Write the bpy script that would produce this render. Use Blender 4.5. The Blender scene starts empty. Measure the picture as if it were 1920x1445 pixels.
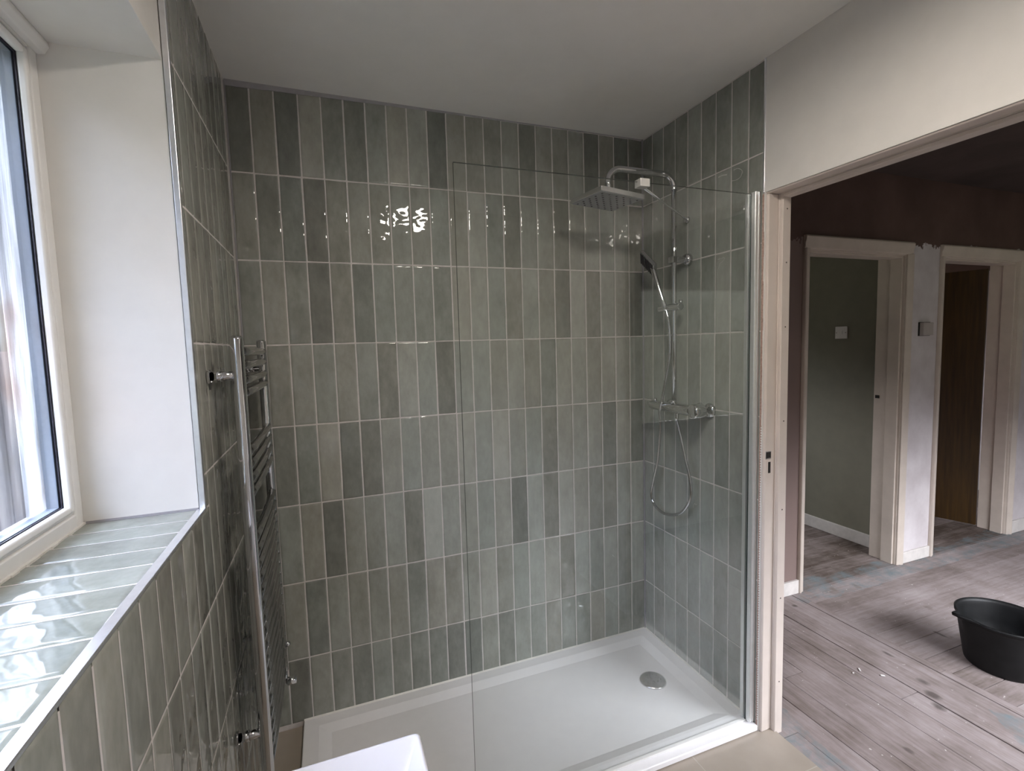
import bpy, bmesh, math, random
from mathutils import Vector, Matrix
R = random.Random(7)
SC = bpy.context.scene
COL = SC.collection

# ------------------------------------------------------------------ camera
cam_d = bpy.data.cameras.new('camera')
cam = bpy.data.objects.new('camera', cam_d); COL.objects.link(cam)
cam_d.sensor_fit = 'HORIZONTAL'; cam_d.sensor_width = 36.0
cam_d.lens = 918.137 / 1920 * 36.0
cam_d.clip_start = 0.02; cam_d.clip_end = 100
RT = Vector((0.93470897, -0.35430155, -0.02809892))
UP = Vector((0.05519157, 0.06659424, 0.99625253))
FW = Vector((0.35110259, 0.932757, -0.0818007))
cam.matrix_world = Matrix(((RT.x, UP.x, -FW.x, 0.27686), (RT.y, UP.y, -FW.y, -1.98004), (RT.z, UP.z, -FW.z, 1.46304), (0, 0, 0, 1)))
SC.camera = cam
# ------------------------------------------------------------------ view, world (overcast sky), daylight openings
SC.view_settings.view_transform = 'Standard'
SC.view_settings.look = 'None'
SC.view_settings.gamma = 1.0
SC.view_settings.use_curve_mapping = False
SC.view_settings.exposure = 0.5
SC.cycles.use_denoising = True
SC.cycles.max_bounces = 14
SC.cycles.diffuse_bounces = 8
SC.cycles.glossy_bounces = 6
SC.cycles.transparent_max_bounces = 16
SKY = 24.0
LAMP = 66.0
w = bpy.data.worlds.new('overcast_sky'); SC.world = w; w.use_nodes = True
nt = w.node_tree; nt.nodes.clear()
wo = nt.nodes.new('ShaderNodeOutputWorld'); bg = nt.nodes.new('ShaderNodeBackground')
tc = nt.nodes.new('ShaderNodeTexCoord'); sx = nt.nodes.new('ShaderNodeSeparateXYZ'); rp = nt.nodes.new('ShaderNodeValToRGB')
nt.links.new(tc.outputs['Generated'], sx.inputs[0])
mr = nt.nodes.new('ShaderNodeMapRange'); mr.inputs[1].default_value = -1; mr.inputs[2].default_value = 1
nt.links.new(sx.outputs[2], mr.inputs[0]); nt.links.new(mr.outputs[0], rp.inputs[0])
e = rp.color_ramp.elements
e[0].position = 0.30; e[0].color = (0.012, 0.012, 0.009, 1)
e[1].position = 0.70; e[1].color = (0.82, 0.83, 0.89, 1)
for p_, c_ in ((0.50, (0.016, 0.016, 0.013, 1)), (0.62, (0.022, 0.024, 0.022, 1)), (0.82, (0.90, 0.93, 1.0, 1))):
    rp.color_ramp.elements.new(p_).color = c_
nt.links.new(rp.outputs[0], bg.inputs[0]); bg.inputs[1].default_value = SKY
nt.links.new(bg.outputs[0], wo.inputs[0])
def portal(name, loc, sx_, sy_, direction):
    l = bpy.data.lights.new(name, 'AREA'); l.shape = 'RECTANGLE'; l.size = sx_; l.size_y = sy_
    l.cycles.is_portal = True
    o = bpy.data.objects.new(name, l); COL.objects.link(o); o.location = loc
    o.rotation_euler = Vector(direction).to_track_quat('-Z', 'Y').to_euler()
portal('daylight_window', (-0.31, -1.33, 1.60), 0.98, 1.26, (1, 0, 0))
portal('added_daylight_hall', (3.25, -2.56, 1.35), 1.92, 1.02, (0, 1, 0))  # portal for the unseen opening added to light the hall
portal('added_daylight_green_room', (2.45, 2.16, 1.65), 0.72, 0.72, (0, -1, 0))  # portal for the opening added to brighten the green room
portal('daylight_bedroom', (5.2, 2.02, 1.45), 0.62, 1.12, (0, -1, 0))

# ------------------------------------------------------------------ materials
def lin(r, g, b):
    f = lambda c: (c / 12.92 if c <= 0.04045 else ((c + 0.055) / 1.055) ** 2.4)
    return (f(r / 255), f(g / 255), f(b / 255), 1)
class NT:
    def __init__(s, name):
        s.m = bpy.data.materials.new(name); s.m.use_nodes = True
        s.t = s.m.node_tree; s.t.nodes.clear()
        s.out = s.t.nodes.new('ShaderNodeOutputMaterial')
    def n(s, typ, **kw):
        o = s.t.nodes.new('ShaderNode' + typ)
        for k, v in kw.items():
            if k.startswith('i_'):
                kk = k[2:]
                o.inputs[int(kk) if kk.isdigit() else kk.replace('_', ' ')].default_value = v
            else: setattr(o, k, v)
        return o
    def l(s, a, ao, b, bi):
        s.t.links.new(a.outputs[ao], b.inputs[bi])
    def noise(s, scale, detail=3, rough=0.5, stretch=(1, 1, 1), src='Object'):
        c = s.n('TexCoord'); mp = s.n('Mapping'); mp.inputs['Scale'].default_value = stretch
        nz = s.n('TexNoise'); nz.inputs['Scale'].default_value = scale; nz.inputs['Detail'].default_value = detail
        nz.inputs['Roughness'].default_value = rough
        s.l(c, src, mp, 0); s.l(mp, 0, nz, 'Vector'); return nz
    def ramp(s, stops):
        r = s.n('ValToRGB'); el = r.color_ramp.elements
        while len(el) < len(stops): el.new(0.5)
        for k, (p, c) in zip(el, stops): k.position = p; k.color = c if len(c) == 4 else (*c, 1)
        return r
    def bsdf(s, color=None, rough=0.5, metal=0.0, spec=0.5, **kw):
        b = s.n('BsdfPrincipled')
        if color: b.inputs['Base Color'].default_value = color
        b.inputs['Roughness'].default_value = rough; b.inputs['Metallic'].default_value = metal
        b.inputs['Specular IOR Level'].default_value = spec
        s.l(b, 0, s.out, 0); return b
    def bump(s, b, nz, strength, dist, out='Fac'):
        u = s.n('Bump'); u.inputs['Strength'].default_value = strength; u.inputs['Distance'].default_value = dist
        s.l(nz, out, u, 'Height'); s.l(u, 0, b, 'Normal')
def mix(s, fac, a, b, blend='MIX'):
    m = s.n('Mix', data_type='RGBA', blend_type=blend)
    for sock, v in ((m.inputs[0], fac), (m.inputs[6], a), (m.inputs[7], b)):
        if isinstance(v, tuple) and len(v) == 2 and not isinstance(v[0], float): s.t.links.new(v[0].outputs[v[1]], sock)
        else: sock.default_value = v
    return (m, 2)
def math_(s, op, a, b=0.0, c=None, clamp=False):
    m = s.n('Math', operation=op); m.use_clamp = clamp
    for i, v in enumerate((a, b) if c is None else (a, b, c)):
        if isinstance(v, tuple): s.t.links.new(v[0].outputs[v[1]], m.inputs[i])
        else: m.inputs[i].default_value = v
    return (m, 0)
def put(s, src, node, sock): s.t.links.new(src[0].outputs[src[1]], node.inputs[sock])

def mat_plain(name, col, rough=0.5, metal=0.0, nscale=0, namt=0.0, bump=0.0, spec=0.5, stretch=(1, 1, 1)):
    s = NT(name); b = s.bsdf(col, rough, metal, spec)
    if nscale:
        nz = s.noise(nscale, 4, 0.6, stretch)
        if namt:
            r = s.ramp([(0.3, tuple(c * (1 - namt) for c in col[:3])), (0.7, tuple(min(1, c * (1 + namt)) for c in col[:3]))])
            s.l(nz, 'Fac', r, 0); s.l(r, 0, b, 'Base Color')
        if bump: s.bump(b, nz, 0.4, bump)
    return s.m
M = {}
M['paint'] = mat_plain('wall_paint', (0.68, 0.66, 0.63, 1), 0.75, nscale=14, namt=0.025, bump=0.0006)
M['ceil'] = mat_plain('ceiling_paint', (0.84, 0.825, 0.80, 1), 0.85, nscale=9, namt=0.02, bump=0.0005)
M['gloss_white'] = mat_plain('white_gloss_frame_paint', (0.66, 0.585, 0.53, 1), 0.42, nscale=9, namt=0.05, bump=0.0007)
M['old_white'] = mat_plain('aged_cream_woodwork', (0.54, 0.475, 0.415, 1), 0.5, nscale=7, namt=0.08, bump=0.0007)
M['skirt'] = mat_plain('skirting_paint', (0.62, 0.59, 0.56, 1), 0.4, nscale=25, namt=0.08)
M['upvc'] = mat_plain('white_upvc', (0.74, 0.735, 0.715, 1), 0.3, nscale=20, namt=0.03)
M['gasket'] = mat_plain('black_gasket', (0.02, 0.018, 0.03, 1), 0.5, nscale=20, namt=0.1)
M['spacer'] = mat_plain('pale_blue_spacer_bar', (0.14, 0.17, 0.22, 1), 0.4, nscale=160, namt=0.08, stretch=(1, 1, 1))
M['caulk'] = mat_plain('white_sealant', (0.72, 0.70, 0.66, 1), 0.35, nscale=40, namt=0.05, bump=0.001)
M['lilac_caulk'] = mat_plain('grey_lilac_sealant', (0.32, 0.31, 0.33, 1), 0.5, nscale=40, namt=0.08, bump=0.001)
M['chrome'] = mat_plain('polished_chrome', (0.60, 0.605, 0.62, 1), 0.06, 1.0, nscale=3, namt=0.02)
M['shaded_chrome'] = mat_plain('shaded_chrome_bars', (0.36, 0.355, 0.355, 1), 0.07, 1.0, nscale=3, namt=0.03)  # darker copy of the chrome: the bars' dark reflections put into the colour
M['profile'] = mat_plain('brushed_aluminium_profile', (0.80, 0.82, 0.82, 1), 0.34, 0.85, nscale=50, namt=0.03)
M['satin'] = mat_plain('satin_aluminium', (0.78, 0.78, 0.79, 1), 0.22, 1.0, nscale=40, namt=0.03)
M['alu'] = mat_plain('bright_aluminium_edge', (0.86, 0.87, 0.90, 1), 0.3, 1.0, nscale=60, namt=0.04)
M['pale_chrome'] = mat_plain('pale_reflecting_clamp', (0.70, 0.69, 0.67, 1), 0.25, 0.6, nscale=30, namt=0.03)  # chrome clamp with its pale reflection put into the base colour
M['ceramic'] = mat_plain('glazed_white_ceramic', (0.68, 0.68, 0.73, 1), 0.10, nscale=3, namt=0.01)
M['tray'] = mat_plain('white_stone_resin', (0.85, 0.84, 0.85, 1), 0.28, nscale=24, namt=0.015, bump=0.0002)
M['black_plastic'] = mat_plain('dusty_black_plastic', (0.0045, 0.0048, 0.005, 1), 0.5, nscale=18, namt=0.5, bump=0.002, spec=0.3)
M['dark'] = mat_plain('dark_recess', (0.012, 0.010, 0.008, 1), 0.7, nscale=20, namt=0.2)
M['plaster_raw'] = mat_plain('raw_pink_plaster_edge', (0.36, 0.245, 0.205, 1), 0.9, nscale=120, namt=0.35, bump=0.003)
M['plate'] = mat_plain('white_switch_plastic', (0.72, 0.70, 0.68, 1), 0.35, nscale=30, namt=0.02)
M['plate_beige'] = mat_plain('beige_box_plastic', (0.40, 0.36, 0.34, 1), 0.45, nscale=30, namt=0.04)
M['green'] = mat_plain('dark_olive_paint', (0.205, 0.197, 0.152, 1), 0.8, nscale=12, namt=0.05, bump=0.0005)
M['door_wood'] = mat_plain('brown_veneer', (0.040, 0.020, 0.004, 1), 0.4, nscale=6, namt=0.45, stretch=(8, 8, 0.5))
M['nozzle'] = mat_plain('dark_rubber_nozzle', (0.03, 0.03, 0.035, 1), 0.5, nscale=20, namt=0.1)
M['headface'] = mat_plain('grey_spray_face', (0.30, 0.31, 0.325, 1), 0.35, 0.0, nscale=20, namt=0.05)
M['room_pale'] = mat_plain('pale_pink_ceiling', (0.66, 0.56, 0.53, 1), 0.8, nscale=8, namt=0.03)
M['nail'] = mat_plain('nail_head', (0.10, 0.08, 0.07, 1), 0.6, nscale=50, namt=0.2)
M['fence'] = mat_plain('weathered_fence_boards', (0.045, 0.032, 0.026, 1), 0.8, nscale=5, namt=0.35, stretch=(6, 6, 0.5))
M['ground'] = mat_plain('garden_ground', (0.10, 0.10, 0.06, 1), 0.9, nscale=4, namt=0.4)

# glazed tile: per-tile tone/tint attributes, cloudy glaze
def mat_tile():
    s = NT('sage_glazed_tile'); b = s.bsdf(None, 0.018, 0.0, 0.5)
    b.inputs['Coat Weight'].default_value = 0.0
    at = s.n('Attribute', attribute_name='tone'); ti = s.n('Attribute', attribute_name='tint')
    nz = s.noise(16, 5, 0.62, (1, 1, 0.55)); n2 = s.noise(70, 3, 0.6, (1, 1, 0.35))
    off = s.n('VectorMath', operation='SCALE')
    cmb = s.n('CombineXYZ'); s.l(ti, 'Fac', cmb, 0); s.l(at, 'Fac', cmb, 1)
    s.l(cmb, 0, off, 0); off.inputs['Scale'].default_value = 37.0
    c = s.n('TexCoord'); ad = s.n('VectorMath', operation='ADD'); s.l(c, 'Object', ad, 0); s.l(off, 0, ad, 1)
    mp = s.n('Mapping'); mp.inputs['Scale'].default_value = (1, 1, 0.5); s.l(ad, 0, mp, 0)
    for k in (nz, n2): s.t.links.new(mp.outputs[0], k.inputs['Vector'])
    v = math_(s, 'MULTIPLY_ADD', (nz, 'Fac'), 0.62, -0.31)
    v2 = math_(s, 'MULTIPLY_ADD', (n2, 'Fac'), 0.24, -0.12)
    t = math_(s, 'ADD', math_(s, 'ADD', v, v2), (at, 'Fac'), clamp=True)
    r = s.ramp([(0.0, (0.118, 0.123, 0.113)), (0.35, (0.220, 0.226, 0.208)), (0.65, (0.330, 0.336, 0.311)), (1.0, (0.46, 0.465, 0.435))])
    put(s, t, r, 0)
    r2 = s.ramp([(0.0, (1.025, 1.0, 0.955)), (0.5, (1.0, 1.01, 0.985)), (1.0, (0.955, 1.0, 0.985))])
    tt = math_(s, 'ADD', (ti, 'Fac'), math_(s, 'MULTIPLY_ADD', (nz, 'Fac'), 0.5, -0.25), clamp=True)
    put(s, tt, r2, 0)
    m = mix(s, 1.0, (r, 0), (r2, 0), 'MULTIPLY'); put(s, m, b, 'Base Color')
    wv = s.noise(10, 2, 0.5); s.t.links.new(ad.outputs[0], wv.inputs['Vector'])
    s.bump(b, wv, 0.7, 0.0085)
    return s.m
M['tile'] = mat_tile()
M['grout'] = mat_plain('pale_grout', (0.60, 0.565, 0.55, 1), 0.85, nscale=60, namt=0.08)

def mat_glass(name, tint, k):
    s = NT(name)
    g = s.n('BsdfGlossy'); g.inputs['Roughness'].default_value = 0.0
    t = s.n('BsdfTransparent'); t.inputs['Color'].default_value = tint
    fr = s.n('Fresnel'); fr.inputs['IOR'].default_value = 1.5
    ge = s.n('NewGeometry')
    f = math_(s, 'MULTIPLY', (fr, 0), math_(s, 'SUBTRACT', 1.0, (ge, 'Backfacing')))
    f = math_(s, 'MULTIPLY', f, k, clamp=True)
    nz = s.noise(9, 3, 0.5); r = s.ramp([(0.4, tint[:3]), (0.6, tuple(min(1, c * 1.003) for c in tint[:3]))]); s.l(nz, 'Fac', r, 0); s.l(r, 0, t, 'Color')
    mx = s.n('MixShader'); put(s, f, mx, 0); s.l(t, 0, mx, 1); s.l(g, 0, mx, 2); s.l(mx, 0, s.out, 0)
    return s.m
M['glass'] = mat_glass('clear_screen_glass', (0.982, 0.993, 0.990, 1), 1.8)
M['win_glass'] = mat_glass('clear_window_glass', (0.97, 0.985, 0.98, 1), 1.5)
def mat_edge():
    s = NT('green_glass_edge'); b = s.bsdf((0.012, 0.035, 0.028, 1), 0.1); nz = s.noise(30); s.bump(b, nz, 0.1, 0.0005); return s.m
M['glass_edge'] = mat_edge()
def mat_obscure():
    s = NT('rain_pattern_obscured_glass')
    nz = s.noise(36, 4, 0.65, (1, 1, 0.05)); n2 = s.noise(5, 2, 0.5, (1, 1.6, 0.8))
    r = s.ramp([(0.34, (0.30, 0.305, 0.34)), (0.52, (0.72, 0.725, 0.78)), (0.66, (0.97, 0.97, 1))]); s.l(nz, 'Fac', r, 0)
    r2 = s.ramp([(0.30, (0.62, 0.62, 0.50)), (0.45, (0.86, 0.90, 0.95)), (0.6, (0.95, 0.97, 1.0)), (0.72, (0.75, 0.64, 0.60))]); s.l(n2, 'Fac', r2, 0)
    m = mix(s, 1.0, (r, 0), (r2, 0), 'MULTIPLY')
    t = s.n('BsdfTransparent'); put(s, m, t, 'Color')
    tr = s.n('BsdfTranslucent'); put(s, m, tr, 'Color')
    g = s.n('BsdfGlossy'); g.inputs['Roughness'].default_value = 0.1
    mx = s.n('MixShader'); mx.inputs[0].default_value = 0.03; s.l(t, 0, mx, 1); s.l(tr, 0, mx, 2)
    m2 = s.n('MixShader'); m2.inputs[0].default_value = 0.04; s.l(mx, 0, m2, 1); s.l(g, 0, m2, 2); s.l(m2, 0, s.out, 0)
    return s.m
M['obscure'] = mat_obscure()
def mat_emit(name, col, st):
    s = NT(name); e_ = s.n('Emission'); e_.inputs[0].default_value = col; e_.inputs[1].default_value = st
    nz = s.noise(8); r = s.ramp([(0.3, tuple(c * 0.96 for c in col[:3])), (0.7, col[:3])]); s.l(nz, 'Fac', r, 0); s.l(r, 0, e_, 0)
    s.l(e_, 0, s.out, 0); return s.m
M['lamp'] = mat_emit('lit_lamp_diffuser', (1.0, 0.91, 0.815, 1), LAMP)
M['bulb'] = mat_emit('bright_led_bead', (1.0, 0.88, 0.77, 1), LAMP * 3)
def mat_floor_tile():
    s = NT('beige_porcelain'); b = s.bsdf(None, 0.38)
    nz = s.noise(5, 5, 0.6, (1, 1, 1)); r = s.ramp([(0.3, (0.30, 0.258, 0.213)), (0.7, (0.355, 0.31, 0.262))]); s.l(nz, 'Fac', r, 0)
    c = s.n('TexCoord'); sp = s.n('SeparateXYZ'); s.l(c, 'Object', sp, 0)
    def ln(ax, o):
        a = math_(s, 'PINGPONG', math_(s, 'ADD', (sp, ax), o), 0.30)
        return math_(s, 'LESS_THAN', a, 0.0016)
    g = math_(s, 'MAXIMUM', ln('Y', 0.88), ln('X', 0.40))
    m = mix(s, g, (r, 0), (0.40, 0.36, 0.32, 1)); put(s, m, b, 'Base Color'); return s.m
M['floor_tile'] = mat_floor_tile()
def mat_boards(name='worn_floorboards'):
    s = NT(name); b = s.bsdf(None, 0.72, spec=0.3)
    at = s.n('Attribute', attribute_name='tone'); ti = s.n('Attribute', attribute_name='tint')
    c = s.n('TexCoord')
    # grain runs along each board (tint < .5: along y, else along x)
    st = []
    for sc in ((14, 1.2, 1), (1.2, 14, 1)):
        mp = s.n('Mapping'); mp.inputs['Scale'].default_value = sc; s.l(c, 'Object', mp, 0)
        nz = s.n('TexNoise'); nz.inputs['Scale'].default_value = 5; nz.inputs['Detail'].default_value = 6; nz.inputs['Roughness'].default_value = 0.65
        s.l(mp, 0, nz, 'Vector'); st.append(nz)
    sel = math_(s, 'GREATER_THAN', (ti, 'Fac'), 0.5)
    gr = mix(s, sel, (st[0], 'Color'), (st[1], 'Color'))
    bw = s.n('RGBToBW'); put(s, gr, bw, 0)
    cl = s.noise(3.2, 5, 0.65)
    v = math_(s, 'ADD', math_(s, 'MULTIPLY_ADD', (bw, 0), 1.0, -0.5), math_(s, 'MULTIPLY_ADD', (cl, 'Fac'), 1.1, -0.55))
    v = math_(s, 'ADD', v, (at, 'Fac'), clamp=True)
    r = s.ramp([(0.0, (0.075, 0.055, 0.043)), (0.30, (0.185, 0.150, 0.137)), (0.60, (0.285, 0.240, 0.233)), (1.0, (0.40, 0.355, 0.352))]); put(s, v, r, 0)
    # old blue-green paint margins along the threshold, the far wall and one patch
    sp = s.n('SeparateXYZ'); s.l(c, 'Object', sp, 0)
    wob = s.noise(2.2, 4, 0.6); wv = math_(s, 'MULTIPLY_ADD', (wob, 'Fac'), 0.30, -0.15)
    a = math_(s, 'LESS_THAN', math_(s, 'ADD', (sp, 'X'), wv), 1.885)
    a = math_(s, 'MULTIPLY', a, math_(s, 'LESS_THAN', math_(s, 'ADD', (sp, 'Y'), wv), -0.60))
    bq = math_(s, 'GREATER_THAN', math_(s, 'ADD', (sp, 'Y'), wv), -0.125)
    bq = math_(s, 'MULTIPLY', bq, math_(s, 'LESS_THAN', math_(s, 'ADD', (sp, 'Y'), wv), 0.06))
    bq = math_(s, 'MULTIPLY', bq, math_(s, 'GREATER_THAN', math_(s, 'ADD', (sp, 'X'), wv), 2.66))
    cx = math_(s, 'ABSOLUTE', math_(s, 'ADD', (sp, 'X'), -2.62)); cy = math_(s, 'ABSOLUTE', math_(s, 'ADD', (sp, 'Y'), 1.08))
    cc = math_(s, 'LESS_THAN', math_(s, 'ADD', math_(s, 'ADD', math_(s, 'MULTIPLY', cx, 1.3), cy), wv), 0.16)
    mk = math_(s, 'MAXIMUM', math_(s, 'MAXIMUM', a, bq), cc)
    wn = s.noise(9, 6, 0.75); wr = s.ramp([(0.42, (0, 0, 0)), (0.66, (1, 1, 1))]); s.l(wn, 'Fac', wr, 0)
    mk = math_(s, 'MULTIPLY', math_(s, 'MULTIPLY', mk, (wr, 0)), 0.85)
    m = mix(s, mk, (r, 0), (0.155, 0.20, 0.215, 1))
    # dark stains and pale paint spatter
    dn = s.noise(7, 3, 0.5); dr = s.ramp([(0.66, (0, 0, 0)), (0.76, (1, 1, 1))]); s.l(dn, 'Fac', dr, 0)
    m = mix(s, math_(s, 'MULTIPLY', (dr, 0), 0.5), m, (0.09, 0.07, 0.05, 1))
    pn = s.noise(60, 2, 0.5); pr = s.ramp([(0.735, (0, 0, 0)), (0.755, (1, 1, 1))]); s.l(pn, 'Fac', pr, 0)
    m = mix(s, math_(s, 'MULTIPLY', (pr, 0), 0.7), m, (0.62, 0.58, 0.54, 1))
    acc = None
    for (qx, qy, ra, rb_) in ((2.561, -0.748, 0.020, 0.030), (2.507, -0.811, 0.024, 0.034), (2.458, -0.857, 0.022, 0.030), (2.125, -0.948, 0.014, 0.020), (2.605, -0.102, 0.016, 0.016), (3.010, -0.570, 0.012, 0.040), (2.624, -0.570, 0.010, 0.032)):
        dx = math_(s, 'DIVIDE', math_(s, 'ADD', (sp, 'X'), -qx), ra); dy = math_(s, 'DIVIDE', math_(s, 'ADD', (sp, 'Y'), -qy), rb_)
        d2 = math_(s, 'ADD', math_(s, 'MULTIPLY', dx, dx), math_(s, 'MULTIPLY', dy, dy))
        d2 = math_(s, 'ADD', d2, math_(s, 'MULTIPLY_ADD', (wn, 'Fac'), 2.2, -1.1))
        q = math_(s, 'SUBTRACT', 1.0, d2, clamp=True)
        acc = q if acc is None else math_(s, 'MAXIMUM', acc, q)
    m = mix(s, math_(s, 'MULTIPLY', acc, 0.75), m, (0.050, 0.040, 0.034, 1))
    put(s, m, b, 'Base Color'); s.bump(b, bw, 0.5, 0.002, 0)
    return s.m
M['boards'] = mat_boards()
def mat_hallwall():
    s = NT('half_stripped_hall_plaster'); b = s.bsdf(None, 0.8)
    nz = s.noise(2.4, 5, 0.6); r = s.ramp([(0.3, (0.075, 0.045, 0.037)), (0.7, (0.135, 0.084, 0.070))]); s.l(nz, 'Fac', r, 0)
    c = s.n('TexCoord'); sp = s.n('SeparateXYZ'); s.l(c, 'Object', sp, 0)
    wob = s.noise(13, 4, 0.7)
    zz = math_(s, 'ADD', (sp, 'Z'), math_(s, 'MULTIPLY_ADD', (wob, 'Fac'), 0.14, -0.07))
    mk = math_(s, 'MULTIPLY', math_(s, 'LESS_THAN', zz, 2.005), math_(s, 'GREATER_THAN', (sp, 'X'), 3.5))
    pk = s.noise(5, 4, 0.6); pr = s.ramp([(0.35, (0.50, 0.46, 0.47)), (0.65, (0.60, 0.565, 0.575))]); s.l(pk, 'Fac', pr, 0)
    # strip beside the bathroom door: skim coat, stronger low light painted in to head height
    m = mix(s, mk, (r, 0), (pr, 0))
    lo = math_(s, 'MULTIPLY', math_(s, 'LESS_THAN', math_(s, 'ADD', (sp, 'Z'), math_(s, 'MULTIPLY_ADD', (nz, 'Fac'), 0.6, -0.3)), 1.95), math_(s, 'LESS_THAN', (sp, 'X'), 3.0))
    m = mix(s, math_(s, 'MULTIPLY', lo, 0.8), m, (0.22, 0.160, 0.143, 1))
    put(s, m, b, 'Base Color'); s.bump(b, nz, 0.3, 0.004); return s.m
M['hall'] = mat_hallwall()
M['hall_ceil'] = mat_plain('bare_brown_ceiling_plaster', (0.068, 0.049, 0.043, 1), 0.9, nscale=3, namt=0.25, bump=0.004)

# ------------------------------------------------------------------ mesh helpers
class MB:
    def __init__(s): s.bm = bmesh.new(); s.mi = 0
    def box(s, x0, x1, y0, y1, z0, z1, mi=0, T=None):
        vs = [s.bm.verts.new(p) for p in ((x0, y0, z0), (x1, y0, z0), (x1, y1, z0), (x0, y1, z0), (x0, y0, z1), (x1, y0, z1), (x1, y1, z1), (x0, y1, z1))]
        if T is not None:
            for v in vs: v.co = T @ v.co
        for f in ((3, 2, 1, 0), (4, 5, 6, 7), (0, 1, 5, 4), (1, 2, 6, 5), (2, 3, 7, 6), (3, 0, 4, 7)):
            fc = s.bm.faces.new([vs[i] for i in f]); fc.material_index = mi
        return s
    def tube(s, pts, r, seg=14, cap=True, mi=0, smooth=True):
        """tube along points; r a number or a list"""
        pts = [Vector(p) for p in pts]; n = len(pts)
        rs = r if isinstance(r, (list, tuple)) else [r] * n
        rings = []; up = None
        for i, p in enumerate(pts):
            d = (pts[min(i + 1, n - 1)] - pts[max(i - 1, 0)]).normalized()
            if up is None:
                up = Vector((0, 0, 1)) if abs(d.z) < 0.9 else Vector((1, 0, 0))
            a = d.cross(up).normalized(); b_ = a.cross(d).normalized(); up = b_
            rings.append([s.bm.verts.new(p + (a * math.cos(t) + b_ * math.sin(t)) * rs[i]) for t in [2 * math.pi * k / seg for k in range(seg)]])
        for i in range(n - 1):
            for k in range(seg):
                f = s.bm.faces.new((rings[i][k], rings[i][(k + 1) % seg], rings[i + 1][(k + 1) % seg], rings[i + 1][k])); f.smooth = smooth; f.material_index = mi
        if cap:
            for ring in (rings[0][::-1], rings[-1]):
                f = s.bm.faces.new(ring); f.material_index = mi
        return s
    def lathe(s, prof, axis_p, axis_d, seg=32, mi=0, smooth=True):
        """profile of (radius, height) turned about an axis"""
        d = Vector(axis_d).normalized(); u = Vector((0, 0, 1)) if abs(d.z) < 0.9 else Vector((1, 0, 0))
        a = d.cross(u).normalized(); b_ = d.cross(a).normalized(); o = Vector(axis_p)
        rings = []
        for (r, h) in prof:
            if r < 1e-6: rings.append([s.bm.verts.new(o + d * h)])
            else: rings.append([s.bm.verts.new(o + d * h + (a * math.cos(t) + b_ * math.sin(t)) * r) for t in [2 * math.pi * k / seg for k in range(seg)]])
        for i in range(len(rings) - 1):
            A, B = rings[i], rings[i + 1]
            for k in range(seg):
                k2 = (k + 1) % seg
                if len(A) == 1 and len(B) == 1: continue
                if len(A) == 1: f = s.bm.faces.new((A[0], B[k2], B[k]))
                elif len(B) == 1: f = s.bm.faces.new((A[k], A[k2], B[0]))
                else: f = s.bm.faces.new((A[k], A[k2], B[k2], B[k]))
                f.smooth = smooth; f.material_index = mi
        return s
    def prism(s, poly, f3, t0, t1, mi=0):
        """extrude a 2-D polygon; f3(u, v, t) -> xyz"""
        a = [s.bm.verts.new(f3(u, v, t0)) for u, v in poly]; b_ = [s.bm.verts.new(f3(u, v, t1)) for u, v in poly]
        n = len(poly)
        for k in range(n):
            f = s.bm.faces.new((a[k], a[(k + 1) % n], b_[(k + 1) % n], b_[k])); f.material_index = mi
        for ring in (a[::-1], b_):
            f = s.bm.faces.new(ring); f.material_index = mi
        return s
    def loops(s, loops, close_bottom=True, mi=0, smooth=False):
        rs = [[s.bm.verts.new(p) for p in L] for L in loops]; n = len(rs[0])
        for i in range(len(rs) - 1):
            for k in range(n):
                f = s.bm.faces.new((rs[i][k], rs[i][(k + 1) % n], rs[i + 1][(k + 1) % n], rs[i + 1][k])); f.smooth = smooth; f.material_index = mi
        if close_bottom: s.bm.faces.new(rs[-1]).smooth = False
        return s
    def build(s, name, mats, parent=None, bevel=0.0, seg=2, smooth_angle=None):
        bmesh.ops.recalc_face_normals(s.bm, faces=s.bm.faces)
        me = bpy.data.meshes.new(name); s.bm.to_mesh(me); s.bm.free()
        for m in (mats if isinstance(mats, (list, tuple)) else [mats]): me.materials.append(m)
        o = bpy.data.objects.new(name, me); COL.objects.link(o)
        if parent is not None: o.parent = parent; o.matrix_parent_inverse = Matrix.Translation(-parent_loc(parent))
        if bevel:
            b = o.modifiers.new('bevel', 'BEVEL'); b.width = bevel; b.segments = seg; b.limit_method = 'ANGLE'; b.angle_limit = math.radians(40)
            for p in me.polygons: p.use_smooth = True
            if hasattr(me, 'set_sharp_from_angle'): me.set_sharp_from_angle(angle=math.radians(40))
            o.modifiers.new('wn', 'WEIGHTED_NORMAL').keep_sharp = True
        return o
def parent_loc(p):
    return Vector(p.location)          # parts are built in world coordinates, only the empties sit elsewhere
def tag(o, label=None, cat=None, group=None, kind=None):
    if label: o['label'] = label
    if cat: o['category'] = cat
    if group: o['group'] = group
    if kind: o['kind'] = kind
    return o
def thing(name, label, cat, loc, group=None, kind=None):
    o = bpy.data.objects.new(name, None); COL.objects.link(o); o.location = loc; o.empty_display_size = 0.05
    return tag(o, label, cat, group, kind)
def struct(o, label, cat): return tag(o, label, cat, None, 'structure')
def B(*a): return MB().box(*a)

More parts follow.
